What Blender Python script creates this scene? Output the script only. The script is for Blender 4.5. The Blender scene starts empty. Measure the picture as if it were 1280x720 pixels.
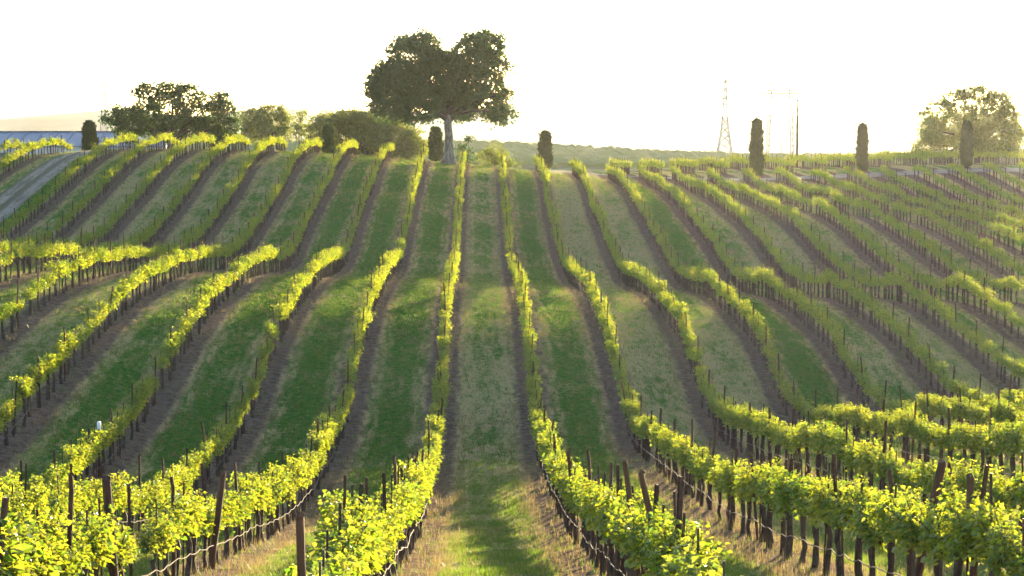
import bpy, math, random
import numpy as np

# ------------------------------------------------------------------ scene, camera, light
scene = bpy.context.scene
R = math.radians
rng = np.random.default_rng(7)
random.seed(7)
CAM = (0.0, 0.0, 12.0)
SUN_AZ, SUN_EL = 16.0, 4.6            # degrees to the right of the row direction (+Y), degrees up

cam_d = bpy.data.cameras.new('camera')
cam = bpy.data.objects.new('camera', cam_d)
scene.collection.objects.link(cam)
cam.location = CAM
cam.rotation_euler = (R(90 - 4.346), 0, R(-0.960))
cam_d.sensor_width = 36.0
cam_d.lens = 36.0 * 2500 / 1280
cam_d.clip_start, cam_d.clip_end = 0.5, 12000
scene.camera = cam

world = bpy.data.worlds.new('World')
scene.world = world
world.use_nodes = True
wn = world.node_tree
wn.nodes.clear()
sky = wn.nodes.new('ShaderNodeTexSky')
sky.sky_type = 'NISHITA'
sky.sun_disc = False
sky.sun_elevation = R(SUN_EL)
sky.sun_rotation = R(SUN_AZ)
sky.altitude = 100
sky.air_density = 0.65
sky.dust_density = 0.7
sky.ozone_density = 1.0
bg = wn.nodes.new('ShaderNodeBackground')
bg.inputs['Strength'].default_value = 0.115
wo = wn.nodes.new('ShaderNodeOutputWorld')
wn.links.new(sky.outputs[0], bg.inputs['Color'])
wn.links.new(bg.outputs[0], wo.inputs['Surface'])

sun_d = bpy.data.lights.new('sun', 'SUN')
sun_d.energy = 4.7
sun_d.angle = R(0.5)
sun_d.color = (1.0, 0.80, 0.50)
sun = bpy.data.objects.new('sun', sun_d)
scene.collection.objects.link(sun)
sun.rotation_euler = (R(90 - SUN_EL), 0, R(180 - SUN_AZ))
sun.location = (60, 180, 60)

vs = scene.view_settings
vs.view_transform = 'Standard'
vs.look = 'None'
vs.exposure = 2.95
vs.gamma = 1.0
vs.use_curve_mapping = False
cy = scene.cycles
cy.use_denoising = True
cy.max_bounces = 6
cy.diffuse_bounces = 3
cy.transmission_bounces = 3
cy.volume_bounces = 1
cy.caustics_reflective = False
cy.caustics_refractive = False

# ------------------------------------------------------------------ helpers
COL = scene.collection

def tag(o, label=None, cat=None, group=None, kind=None):
    for k, v in (('label', label), ('category', cat), ('group', group), ('kind', kind)):
        if v:
            o[k] = v
    return o

def link(name, me, mat=None, parent=None, loc=None):
    o = bpy.data.objects.new(name, me)
    COL.objects.link(o)
    if mat is not None and me is not None:
        for m in (mat if isinstance(mat, (list, tuple)) else [mat]):
            me.materials.append(m)
    if parent is not None:
        o.parent = parent
    if loc is not None:
        o.location = loc
    return o

def np_mesh(name, V, faces, smooth=False, mat_idx=None):
    """V (n,3); faces: list of integer arrays, each (m,3) or (m,4)."""
    me = bpy.data.meshes.new(name)
    V = np.asarray(V, np.float32)
    faces = [np.asarray(f, np.int32) for f in faces if len(f)]
    me.vertices.add(len(V))
    me.vertices.foreach_set('co', V.ravel())
    loops = np.concatenate([f.ravel() for f in faces])
    sizes = np.concatenate([np.full(len(f), f.shape[1], np.int32) for f in faces])
    starts = np.concatenate([[0], np.cumsum(sizes)[:-1]]).astype(np.int32)
    me.loops.add(len(loops))
    me.loops.foreach_set('vertex_index', loops.astype(np.int32))
    me.polygons.add(len(sizes))
    me.polygons.foreach_set('loop_start', starts)
    if mat_idx is not None:
        me.polygons.foreach_set('material_index', np.asarray(mat_idx, np.int32))
    me.polygons.foreach_set('use_smooth', np.full(len(sizes), smooth, bool))
    me.update(calc_edges=True)
    me.validate()
    return me

class MB:
    """collects triangles and quads into one mesh"""
    def __init__(s):
        s.v, s.q, s.t, s.n = [], [], [], 0
    def add(s, V, Q=None, T=None):
        V = np.asarray(V, float)
        if Q is not None and len(Q): s.q.append(np.asarray(Q) + s.n)
        if T is not None and len(T): s.t.append(np.asarray(T) + s.n)
        s.v.append(V); s.n += len(V)
        return s
    def tube(s, pts, rad, n=6, cap=True, jit=0.0, rs=None):
        pts = np.asarray(pts, float); m = len(pts)
        rad = np.broadcast_to(np.asarray(rad, float), (m,))
        d = np.gradient(pts, axis=0)
        d /= np.linalg.norm(d, axis=1)[:, None] + 1e-9
        ref = np.array([1.0, 0, 0]) if abs(d[:, 0]).mean() < .8 else np.array([0, 0, 1.0])
        a = np.cross(d, ref); a /= np.linalg.norm(a, axis=1)[:, None] + 1e-9
        b = np.cross(d, a)
        th = np.linspace(0, 2*np.pi, n, endpoint=False)
        r = rad[:, None] * (1 + (jit * rs.standard_normal((m, n)) if jit else 0))
        r = np.broadcast_to(r, (m, n))
        V = pts[:, None] + r[..., None] * (np.cos(th)[None, :, None]*a[:, None] + np.sin(th)[None, :, None]*b[:, None])
        V = V.reshape(-1, 3)
        i = np.arange(m-1)[:, None]*n; j = np.arange(n)[None]; j2 = (j+1) % n
        Q = np.stack([i+j, i+j2, i+n+j2, i+n+j], -1).reshape(-1, 4)
        T = []
        if cap:
            V = np.vstack([V, pts[0], pts[-1]])
            c0, c1 = m*n, m*n+1
            k = np.arange(n); k2 = (k+1) % n
            T = np.vstack([np.stack([np.full(n, c0), k2, k], -1), np.stack([np.full(n, c1), (m-1)*n+k, (m-1)*n+k2], -1)])
        return s.add(V, Q, T)
    def box(s, c, size, rot=0.0):
        c = np.asarray(c, float); h = np.asarray(size, float)/2
        V = np.array([[x, y, z] for z in (-1, 1) for y in (-1, 1) for x in (-1, 1)], float)*h
        if rot:
            cr, sr = math.cos(rot), math.sin(rot)
            V = np.c_[V[:, 0]*cr - V[:, 1]*sr, V[:, 0]*sr + V[:, 1]*cr, V[:, 2]]
        return s.add(V + c, [[0, 2, 3, 1], [4, 5, 7, 6], [0, 1, 5, 4], [2, 6, 7, 3], [0, 4, 6, 2], [1, 3, 7, 5]])
    def arrays(s):
        return np.vstack(s.v), ([np.vstack(s.q)] if s.q else []) + ([np.vstack(s.t)] if s.t else [])
    def mesh(s, name, smooth=False):
        V, F = s.arrays()
        return np_mesh(name, V, F, smooth)

def unit(a):
    return a / (np.linalg.norm(a, axis=-1, keepdims=True) + 1e-9)

def leaf_arrays(P, A, N, L, Wd, detail):
    """folded leaf blades: P base, A axis, N normal, L length, Wd width (all per leaf)"""
    A = unit(A); S = unit(np.cross(A, N)); N = np.cross(S, A)
    L = L[:, None]; Wd = Wd[:, None]
    n = len(P)
    if detail:
        V = np.stack([P, P+A*L*.16+S*Wd*.5+N*Wd*.20, P+A*L*.66+S*Wd*.42+N*Wd*.14, P+A*L,
                      P+A*L*.66-S*Wd*.42+N*Wd*.14, P+A*L*.16-S*Wd*.5+N*Wd*.20], 1).reshape(-1, 3)
        b = np.arange(n)[:, None]*6
        Q = np.vstack([b+np.array([[0, 1, 2, 3]]), b+np.array([[0, 3, 4, 5]])])
        return V, Q, None
    V = np.stack([P, P+A*L*.45+S*Wd*.5+N*Wd*.16, P+A*L, P+A*L*.45-S*Wd*.5+N*Wd*.16], 1).reshape(-1, 3)
    b = np.arange(n)[:, None]*4
    return V, None, np.vstack([b+np.array([[0, 1, 2]]), b+np.array([[0, 2, 3]])])

ONES = ['zeroth', 'first', 'second', 'third', 'fourth', 'fifth', 'sixth', 'seventh', 'eighth', 'ninth', 'tenth', 'eleventh', 'twelfth',
        'thirteenth', 'fourteenth', 'fifteenth', 'sixteenth', 'seventeenth', 'eighteenth', 'nineteenth']
TENS = {2: ('twentieth', 'twenty'), 3: ('thirtieth', 'thirty'), 4: ('fortieth', 'forty'), 5: ('fiftieth', 'fifty'), 6: ('sixtieth', 'sixty'),
        7: ('seventieth', 'seventy'), 8: ('eightieth', 'eighty'), 9: ('ninetieth', 'ninety')}
def ordinal(n):
    if n < 20: return ONES[n]
    t, o = divmod(n, 10)
    return TENS[t][0] if o == 0 else TENS[t][1] + '-' + ONES[o]

# ------------------------------------------------------------------ materials
def new_mat(name):
    m = bpy.data.materials.new(name)
    m.use_nodes = True
    nt = m.node_tree
    nt.nodes.clear()
    out = nt.nodes.new('ShaderNodeOutputMaterial')
    return m, nt, out

def N(nt, typ, **kw):
    n = nt.nodes.new(typ)
    for k, v in kw.items():
        setattr(n, k, v)
    return n

def sv(nt, sock, v):
    if hasattr(v, 'is_linked') or hasattr(v, 'links'):
        nt.links.new(v, sock)
    else:
        sock.default_value = v

def math_n(nt, op, a, b=None, c=None, clamp=False):
    n = N(nt, 'ShaderNodeMath', operation=op, use_clamp=clamp)
    for i, v in enumerate((a, b, c)):
        if v is not None: sv(nt, n.inputs[i], v)
    return n.outputs[0]

def mix_c(nt, f, a, b):
    n = N(nt, 'ShaderNodeMix', data_type='RGBA')
    sv(nt, n.inputs[0], f)
    for i, v in ((6, a), (7, b)):
        if isinstance(v, tuple): n.inputs[i].default_value = (*v, 1.0)
        else: nt.links.new(v, n.inputs[i])
    return n.outputs[2]

def ramp_f(nt, v, a, b):
    n = N(nt, 'ShaderNodeMapRange', clamp=True, interpolation_type='SMOOTHSTEP')
    sv(nt, n.inputs[0], v)
    n.inputs[1].default_value = a; n.inputs[2].default_value = b
    return n.outputs[0]

def noise(nt, vec, scale, detail=3, rough=.55):
    n = N(nt, 'ShaderNodeTexNoise')
    if vec is not None: nt.links.new(vec, n.inputs['Vector'])
    n.inputs['Scale'].default_value = scale
    n.inputs['Detail'].default_value = detail
    n.inputs['Roughness'].default_value = rough
    return n.outputs[0]

def leaf_mat(name, c0, c1, t0, t1, trans=.5, gloss=.06):
    """thin leaf: reflected colour c0..c1, transmitted colour t0..t1, varied leaf by leaf"""
    m, nt, out = new_mat(name)
    geo = N(nt, 'ShaderNodeNewGeometry')
    oi = N(nt, 'ShaderNodeObjectInfo')
    tc = N(nt, 'ShaderNodeTexCoord')
    rnd = geo.outputs['Random Per Island']
    big = noise(nt, geo.outputs['Position'], .45, 2)
    f = math_n(nt, 'ADD', math_n(nt, 'MULTIPLY', rnd, .65), math_n(nt, 'MULTIPLY', math_n(nt, 'SUBTRACT', big, .25), .7), clamp=True)
    f = math_n(nt, 'POWER', f, 1.3)
    d = N(nt, 'ShaderNodeBsdfDiffuse')
    nt.links.new(mix_c(nt, f, c0, c1), d.inputs['Color'])
    t = N(nt, 'ShaderNodeBsdfTranslucent')
    nt.links.new(mix_c(nt, f, t0, t1), t.inputs['Color'])
    mx = N(nt, 'ShaderNodeMixShader')
    mx.inputs[0].default_value = trans
    nt.links.new(d.outputs[0], mx.inputs[1]); nt.links.new(t.outputs[0], mx.inputs[2])
    g = N(nt, 'ShaderNodeBsdfGlossy')
    g.inputs['Roughness'].default_value = .42
    g.inputs['Color'].default_value = (.8, .85, .7, 1)
    mg = N(nt, 'ShaderNodeMixShader')
    mg.inputs[0].default_value = gloss
    nt.links.new(mx.outputs[0], mg.inputs[1]); nt.links.new(g.outputs[0], mg.inputs[2])
    nt.links.new(mg.outputs[0], out.inputs['Surface'])
    return m

def rough_mat(name, c0, c1, scale=6.0, rough=.85, bump=.3, metal=0.0, stretch=(1, 1, 1)):
    m, nt, out = new_mat(name)
    p = N(nt, 'ShaderNodeBsdfPrincipled')
    tc = N(nt, 'ShaderNodeTexCoord')
    mp = N(nt, 'ShaderNodeMapping')
    nt.links.new(tc.outputs['Object'], mp.inputs[0])
    mp.inputs['Scale'].default_value = stretch
    n1 = noise(nt, mp.outputs[0], scale, 4)
    oi = N(nt, 'ShaderNodeObjectInfo')
    f = math_n(nt, 'ADD', ramp_f(nt, n1, .3, .7), math_n(nt, 'MULTIPLY', math_n(nt, 'SUBTRACT', oi.outputs['Random'], .5), .5), clamp=True)
    nt.links.new(mix_c(nt, f, c0, c1), p.inputs['Base Color'])
    p.inputs['Roughness'].default_value = rough
    p.inputs['Metallic'].default_value = metal
    if bump:
        b = N(nt, 'ShaderNodeBump')
        b.inputs['Strength'].default_value = bump
        b.inputs['Distance'].default_value = .02
        nt.links.new(n1, b.inputs['Height'])
        nt.links.new(b.outputs[0], p.inputs['Normal'])
    nt.links.new(p.outputs[0], out.inputs['Surface'])
    return m

M = {}
M['vine_leaf'] = leaf_mat('vine_leaf', (.038, .105, .016), (.100, .155, .022), (.09, .21, .008), (.56, .49, .024), .52)
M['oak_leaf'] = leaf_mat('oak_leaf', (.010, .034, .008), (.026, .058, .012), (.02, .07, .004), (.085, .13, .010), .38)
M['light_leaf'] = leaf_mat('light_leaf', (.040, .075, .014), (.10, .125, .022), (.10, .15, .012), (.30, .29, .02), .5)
M['cypress_leaf'] = leaf_mat('cypress_leaf', (.014, .034, .012), (.034, .062, .016), (.03, .05, .004), (.10, .12, .01), .35)
M['grass'] = leaf_mat('grass_blade', (.026, .095, .016), (.09, .15, .028), (.08, .20, .012), (.28, .32, .03), .45, .03)
M['straw'] = leaf_mat('straw_blade', (.13, .095, .045), (.29, .235, .12), (.20, .14, .05), (.36, .29, .12), .35, .03)
M['vine_bark'] = rough_mat('vine_bark', (.035, .022, .015), (.095, .062, .042), 30, .95, .6, stretch=(1, 1, .25))
M['oak_bark'] = rough_mat('oak_bark', (.09, .08, .07), (.24, .215, .19), 5, .95, .6, stretch=(1, 1, .3))
M['limb_bark'] = rough_mat('dark_limb_bark', (.028, .024, .018), (.06, .05, .038), 5, .95, .5)
M['hazed_leaf'] = leaf_mat('hazed_vine_leaf', (.14, .18, .07), (.24, .25, .11), (.26, .28, .09), (.38, .36, .14), .4)  # young vine green, paled further to paint distance haze into the leaf colour
M['bark'] = rough_mat('bark', (.045, .036, .028), (.11, .09, .07), 5, .95, .6, stretch=(1, 1, .3))
M['rust'] = rough_mat('rusty_steel', (.030, .011, .006), (.085, .032, .014), 14, .8, .2)
M['timber'] = rough_mat('weathered_timber', (.036, .014, .007), (.115, .048, .020), 18, .9, .4, stretch=(1, 1, .12))
M['hose'] = rough_mat('pale_hose', (.11, .09, .075), (.20, .17, .14), 8, .95, 0)
M['hose'].node_tree.nodes['Principled BSDF'].inputs['Specular IOR Level'].default_value = .05
M['white_cap'] = rough_mat('white_plastic', (.7, .72, .72), (.8, .8, .8), 8, .5, 0)
M['pole'] = rough_mat('pole_timber', (.07, .055, .04), (.15, .12, .09), 6, .9, .3, stretch=(1, 1, .1))
M['steel'] = rough_mat('galvanised_steel', (.18, .19, .2), (.28, .29, .3), 2, .6, 0)
M['roof'] = rough_mat('blue_grey_metal_roof', (.075, .10, .15), (.11, .14, .195), .35, .45, 0)
M['wall_paint'] = rough_mat('pale_wall_paint', (.45, .44, .48), (.58, .57, .6), .5, .8, 0)
M['dark_metal'] = rough_mat('dark_door_metal', (.05, .055, .065), (.08, .085, .1), 1, .5, 0)

# ------------------------------------------------------------------ terrain (surveyed heights in centimetres, 5 m x 3 m grid)
GX0, GDX, GY0, GDY = -80.0, 5.0, -6.0, 3.0
HEIGHTS = """
1016 1010 1004 998 994 990 987 985 985 986 989 994 1000 1006 1011 1013 1014 1013 1010 1005 1000 994 989 985 982 980 978 976 976 976 976 977 979 981 984 987 991
993 985 978 972 966 961 957 954 952 953 955 958 964 970 975 978 978 977 975 970 964 959 956 953 951 949 948 947 947 947 949 950 952 955 959 963 967
969 961 953 945 938 931 926 922 919 918 919 921 926 932 937 940 940 939 937 932 927 924 921 920 918 918 917 917 918 919 921 923 926 930 934 938 944
946 937 927 918 910 902 895 890 885 883 882 883 886 891 896 899 901 899 895 892 889 887 886 886 886 886 887 888 889 891 893 896 900 904 909 914 920
923 913 902 892 882 873 865 857 851 847 844 844 845 848 852 857 860 857 853 850 850 850 851 852 853 855 856 858 860 863 866 869 874 878 884 890 896
900 889 878 866 855 844 834 825 817 811 806 804 803 804 808 815 818 815 810 809 811 813 816 818 821 823 825 828 831 834 838 842 847 853 859 866 873
878 866 853 841 828 815 803 792 782 774 768 764 762 762 765 772 776 774 769 769 773 777 781 785 788 791 795 798 802 806 810 816 821 827 834 841 849
857 843 830 815 801 787 773 760 748 738 730 724 720 720 723 729 733 733 731 732 736 741 747 751 756 760 764 768 773 778 783 789 795 802 810 818 826
836 822 807 791 775 759 744 728 714 702 691 684 679 678 680 686 690 693 693 695 700 706 713 719 724 729 734 739 744 750 756 762 769 777 785 794 803
816 800 784 768 750 733 715 698 681 666 653 644 638 635 637 642 647 652 655 659 665 672 679 686 692 698 704 709 715 722 728 736 744 752 761 770 780
796 780 763 745 726 707 687 668 648 631 616 604 596 593 593 596 602 610 616 622 630 638 647 654 661 668 674 680 687 694 702 710 718 727 737 747 758
778 761 743 724 703 682 661 639 617 597 578 564 555 550 548 549 556 567 576 585 595 605 615 623 630 637 644 651 659 667 675 684 693 703 714 724 736
760 743 724 703 682 659 636 611 587 563 542 525 513 507 505 503 510 524 535 548 561 573 584 592 600 608 615 623 631 639 648 658 668 679 690 702 714
744 725 706 685 662 638 612 586 558 532 507 486 471 464 462 459 466 481 495 512 529 542 553 562 571 578 586 595 603 613 623 633 644 656 668 680 693
728 709 689 667 644 618 591 562 532 502 473 448 429 420 419 416 421 438 456 479 498 512 523 533 541 549 558 567 576 586 597 608 620 633 645 658 672
714 695 674 651 627 601 572 541 508 475 441 411 387 375 373 371 378 397 421 448 468 483 494 504 512 521 530 539 549 560 572 584 597 610 624 637 652
700 681 660 637 612 585 555 523 488 451 412 376 345 328 326 326 336 360 393 421 440 454 465 475 483 492 502 512 523 535 547 560 574 588 602 617 632
688 669 648 625 600 572 542 508 471 431 388 345 306 280 276 282 297 327 366 394 413 426 437 446 455 464 474 485 497 510 523 537 552 567 582 597 613
677 658 637 614 589 561 531 496 458 416 369 320 271 234 224 239 261 295 337 365 384 397 408 417 427 436 447 459 472 486 500 515 530 546 562 578 594
667 648 627 605 580 553 523 489 450 406 357 303 245 195 178 203 231 267 305 334 354 368 379 389 398 409 421 434 448 462 477 493 509 526 543 560 577
658 639 619 598 574 547 518 484 446 402 353 296 233 172 147 177 207 239 271 301 323 339 350 360 370 382 395 409 424 440 456 473 490 507 524 542 560
650 632 612 592 569 544 515 483 447 404 356 300 236 170 136 158 185 210 238 269 293 309 321 331 343 356 370 385 401 418 435 453 471 489 507 525 543
642 625 607 587 566 542 515 485 451 412 366 313 253 187 138 149 166 182 206 238 263 279 291 303 316 330 345 362 379 397 416 434 453 472 490 509 528
636 619 602 584 564 542 518 490 459 423 382 334 280 215 146 142 148 155 176 207 233 249 262 275 289 305 322 340 359 378 397 417 436 455 475 494 514
630 615 598 581 563 543 522 497 470 438 402 360 311 248 160 133 135 130 144 175 203 220 233 248 264 282 301 320 340 360 380 400 420 440 460 480 500
625 610 595 580 563 546 527 506 482 455 423 386 342 277 182 141 138 116 114 140 172 190 206 223 241 261 282 302 323 344 365 386 406 427 447 467 488
620 607 593 579 564 549 532 515 495 472 445 413 371 310 211 167 167 136 92 103 140 162 180 200 221 243 264 286 308 330 351 372 393 414 435 456 476
616 603 591 578 565 552 538 524 508 489 467 438 400 347 256 219 214 183 91 78 112 138 159 181 204 227 250 273 295 317 339 360 382 403 424 445 466
612 600 588 577 566 555 544 533 520 506 487 463 428 383 309 273 263 229 122 81 102 123 144 168 192 215 239 262 284 306 328 350 372 393 414 435 456
608 597 586 576 566 557 549 540 531 520 506 486 457 416 348 308 301 269 176 122 117 121 138 161 184 208 231 254 276 298 320 341 363 384 406 427 448
604 594 584 575 566 559 552 546 540 533 523 508 484 444 378 338 334 309 236 181 151 132 142 161 182 204 226 248 270 292 313 334 356 377 398 420 441
601 591 582 573 566 560 555 551 547 542 536 524 504 462 405 373 360 337 281 233 190 155 155 168 186 205 225 246 266 287 308 329 350 371 392 413 435
597 588 579 571 564 559 555 553 551 548 544 534 514 473 424 395 378 352 307 268 226 186 175 181 193 209 227 246 265 285 305 325 346 367 388 409 429
594 585 576 568 562 557 554 552 552 551 548 539 518 479 436 406 389 363 320 286 251 215 198 197 205 217 231 248 266 284 303 323 343 363 384 405 425
591 581 573 565 559 554 551 550 549 549 547 539 518 484 446 411 396 373 336 302 271 241 222 216 218 226 238 252 268 285 303 322 342 361 382 402 423
587 578 569 561 555 550 546 545 544 544 542 533 513 488 457 419 402 382 345 314 292 268 247 236 233 237 246 258 272 288 305 323 341 361 380 400 421
585 575 566 557 550 544 540 537 536 536 533 523 504 485 460 426 404 384 347 322 310 291 268 253 246 248 255 265 277 292 308 325 342 361 380 400 420
582 572 562 553 545 538 532 529 526 524 521 511 492 475 453 425 401 377 347 325 316 302 282 265 258 259 264 273 284 297 312 328 345 362 381 400 420
580 569 559 549 540 531 524 519 514 511 506 495 477 461 442 418 393 367 340 318 309 297 284 272 268 270 274 282 292 303 317 332 348 365 383 402 421
578 567 556 546 535 525 516 508 501 495 489 478 462 446 428 409 383 354 328 305 292 281 275 275 277 281 285 292 300 310 323 336 352 368 386 404 423
577 566 554 543 531 519 508 497 488 480 472 462 447 431 414 400 374 341 315 289 275 268 269 280 288 293 297 302 309 318 329 342 357 373 390 407 426
577 566 554 541 528 514 501 488 475 465 455 445 432 417 402 396 372 330 302 276 266 271 280 293 302 307 310 314 319 327 337 349 363 378 394 412 430
578 566 554 541 526 511 496 480 465 451 440 430 421 408 395 403 380 328 299 278 273 287 299 311 319 322 324 326 330 336 345 356 369 384 400 417 434
580 568 556 542 527 511 493 476 458 442 428 419 414 411 395 429 399 335 305 294 295 309 322 335 340 340 338 338 341 346 354 364 376 391 406 423 440
583 572 559 545 530 513 495 475 456 438 423 414 414 427 416 458 418 347 323 323 326 334 350 362 362 357 353 351 351 356 363 372 384 398 413 429 446
588 577 564 551 535 518 500 480 459 441 427 420 423 447 462 484 435 360 352 364 362 362 381 389 384 375 368 363 362 366 372 381 393 406 421 437 453
594 583 572 559 544 527 509 489 470 453 444 439 449 482 511 524 458 372 377 404 397 397 413 415 405 392 381 375 373 376 382 391 402 415 430 445 461
601 591 581 569 555 540 523 505 488 473 473 475 486 518 557 571 488 398 408 437 436 436 444 440 424 407 394 386 384 386 392 401 412 425 439 454 470
609 601 592 581 570 556 542 527 513 505 511 520 530 553 598 607 518 428 439 468 475 474 473 464 442 421 405 397 394 396 402 411 423 435 449 464 479
618 612 605 596 587 576 565 554 545 543 556 568 575 590 633 637 549 458 474 497 511 508 500 485 456 431 415 406 404 407 413 423 434 447 460 475 489
629 624 619 613 606 599 592 585 582 584 599 614 619 631 671 674 584 500 512 526 538 537 526 502 467 440 423 416 414 418 425 435 446 459 472 486 500
640 638 635 632 628 625 622 620 622 627 641 660 663 671 712 714 616 532 539 552 560 562 548 511 472 446 431 425 425 429 437 447 459 472 485 499 512
652 652 652 651 651 652 653 657 664 675 688 707 708 708 738 736 641 552 562 573 579 582 566 516 475 452 440 435 436 442 451 461 473 486 499 512 525
665 667 669 672 676 680 687 695 708 724 738 759 758 746 758 750 668 582 595 596 596 596 577 519 481 460 449 446 449 456 466 477 488 501 513 526 538
678 682 687 693 701 709 720 734 751 771 790 812 817 795 793 777 707 639 638 628 614 599 570 534 498 472 461 459 464 472 482 493 505 517 529 541 553
691 697 705 715 726 739 753 771 793 817 839 859 875 854 842 816 754 697 677 653 628 601 572 559 516 486 475 474 480 489 499 511 522 534 545 556 567
703 712 723 736 750 767 786 808 833 862 885 904 922 901 882 853 799 748 710 673 640 611 591 572 529 500 491 492 499 508 519 530 541 552 563 573 583
715 726 740 755 774 794 817 843 872 905 930 947 956 935 909 883 837 789 737 688 653 629 618 584 538 515 509 512 520 529 540 551 561 571 581 590 599
726 740 755 774 796 820 847 877 910 949 971 982 983 964 938 909 867 817 759 700 665 642 635 598 552 534 531 535 543 553 563 573 582 591 600 608 615
737 752 770 791 815 843 874 908 945 987 1008 1011 1007 992 966 931 888 837 776 715 674 644 635 615 579 559 556 560 569 578 588 596 604 612 619 626 632
746 762 782 805 832 863 898 935 975 1016 1036 1035 1029 1016 989 947 903 851 787 725 674 637 628 631 605 587 584 589 597 605 614 621 627 633 639 644 649
753 771 792 817 846 880 917 958 999 1037 1055 1054 1046 1032 1002 957 913 860 795 730 673 632 621 641 627 614 613 619 627 634 641 646 651 655 659 663 667
759 778 800 825 856 891 931 975 1018 1052 1068 1067 1058 1041 1008 964 920 868 800 736 678 642 642 655 646 642 645 651 658 664 669 672 675 677 679 682 684
764 783 805 831 862 897 938 983 1028 1059 1073 1072 1062 1043 1010 967 923 871 806 746 695 667 678 680 671 671 677 685 691 695 697 698 699 699 699 700 701
767 786 808 833 863 898 938 982 1026 1053 1064 1064 1055 1036 1005 966 922 872 813 759 717 700 714 709 700 703 711 719 724 725 725 724 722 721 719 718 718
769 787 808 832 860 893 930 971 1009 1033 1044 1045 1037 1021 995 960 919 872 819 771 736 725 736 732 726 734 746 754 757 756 753 749 745 741 738 736 734
769 786 806 828 854 883 916 951 983 1004 1014 1017 1012 1001 980 951 914 870 824 781 752 742 747 745 750 766 780 788 788 784 779 772 767 761 757 753 750
768 784 802 822 845 870 897 925 950 968 978 983 983 976 962 939 907 868 826 789 763 752 754 760 774 796 814 820 817 811 803 794 787 780 774 769 765
767 781 797 815 834 854 875 896 916 931 940 946 950 950 942 925 898 864 827 794 771 759 763 778 799 824 844 848 843 834 824 814 805 797 790 784 779
764 778 792 807 822 837 852 868 882 894 902 909 919 924 921 910 888 858 827 798 777 768 774 796 823 847 867 870 864 854 843 832 821 812 804 798 792
761 773 786 798 810 821 831 842 852 862 868 876 890 899 901 894 876 852 825 800 783 778 787 810 838 863 881 885 879 869 858 846 836 826 818 810 804
758 769 779 790 799 807 814 822 828 836 842 851 866 878 882 878 865 844 822 802 789 787 799 822 849 873 889 894 890 881 870 859 848 838 829 822 815
755 764 774 782 790 796 801 806 812 818 825 834 848 861 867 864 854 837 818 802 793 795 808 830 856 878 893 899 896 889 879 868 858 848 839 832 825
751 760 768 776 782 787 792 796 800 806 813 823 836 847 854 853 844 830 814 801 796 800 815 837 860 881 895 901 900 893 885 875 866 857 848 840 833
748 756 763 770 776 781 785 789 793 798 805 815 826 837 843 843 835 823 809 799 796 804 820 841 863 882 895 901 901 896 889 880 872 863 855 848 841
745 752 759 766 771 776 780 784 788 793 800 809 820 829 835 834 828 817 804 796 796 806 823 844 864 881 893 899 900 896 891 884 876 869 862 854 848
742 749 756 762 768 773 778 782 786 791 798 806 815 823 828 828 821 811 800 792 794 807 826 845 863 879 891 897 898 895 891 886 880 873 866 860 854
739 746 753 759 765 771 776 781 785 790 796 803 811 818 823 821 815 806 795 788 791 807 827 845 862 877 887 893 895 893 890 887 882 876 870 864 858
737 743 750 756 763 769 775 780 784 789 795 801 808 813 817 815 810 801 791 785 789 806 828 845 860 873 884 890 891 891 889 887 883 878 873 868 863
734 741 747 754 760 767 774 779 784 788 794 799 804 809 811 810 804 797 789 784 789 806 826 843 857 870 880 886 888 888 888 886 884 880 875 871 866
732 739 745 752 758 765 772 778 782 787 792 797 801 804 806 804 800 793 787 785 791 806 824 840 854 867 876 882 885 886 887 886 884 881 877 873 869
730 736 743 750 756 763 770 775 780 785 789 794 798 800 801 800 796 791 787 786 793 806 822 838 851 863 872 879 882 884 885 885 883 881 878 874 871
727 734 741 747 754 761 767 773 778 782 787 791 794 796 797 795 793 789 787 788 794 806 821 835 848 859 868 875 879 882 883 883 883 881 878 875 872
"""
HG = np.array([[int(v) for v in r.split()] for r in HEIGHTS.strip().splitlines()], float) / 100.0
ROW_S, ROW_O = 3.4, -.41              # vine rows run along +Y at X = (i + ROW_O) * ROW_S
def row_x(i):
    return (i + ROW_O) * ROW_S

def cubic(p0, p1, p2, p3, t):
    return p1 + .5*t*(p2-p0 + t*(2*p0-5*p1+4*p2-p3 + t*(3*(p1-p2)+p3-p0)))

def h_near(x, y):
    ny, nx = HG.shape
    gx = np.clip((x-GX0)/GDX, 1, nx-2.001); gy = np.clip((y-GY0)/GDY, 1, ny-2.001)
    ix = np.floor(gx).astype(int); iy = np.floor(gy).astype(int)
    tx, ty = gx-ix, gy-iy
    c = []
    for k in (-1, 0, 1, 2):
        yy = np.clip(iy+k, 0, ny-1)
        c.append(cubic(*[HG[yy, np.clip(ix+j, 0, nx-1)] for j in (-1, 0, 1, 2)], tx))
    return cubic(*c, ty)

def sstep(a, b, v):
    t = np.clip((v-a)/(b-a), 0, 1)
    return t*t*(3-2*t)

def vnoise(x, y, s, seed=0):
    """smooth value noise in -1..1"""
    x = np.asarray(x, float)/s + 37.3*seed; y = np.asarray(y, float)/s + 11.7*seed
    ix, iy = np.floor(x), np.floor(y); fx, fy = x-ix, y-iy
    fx, fy = fx*fx*(3-2*fx), fy*fy*(3-2*fy)
    def hsh(a, b):
        v = np.sin(a*127.1 + b*311.7 + seed*17.0)*43758.5453
        return (v-np.floor(v))*2-1
    return (hsh(ix, iy)*(1-fx)+hsh(ix+1, iy)*fx)*(1-fy)+(hsh(ix, iy+1)*(1-fx)+hsh(ix+1, iy+1)*fx)*fy

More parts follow.
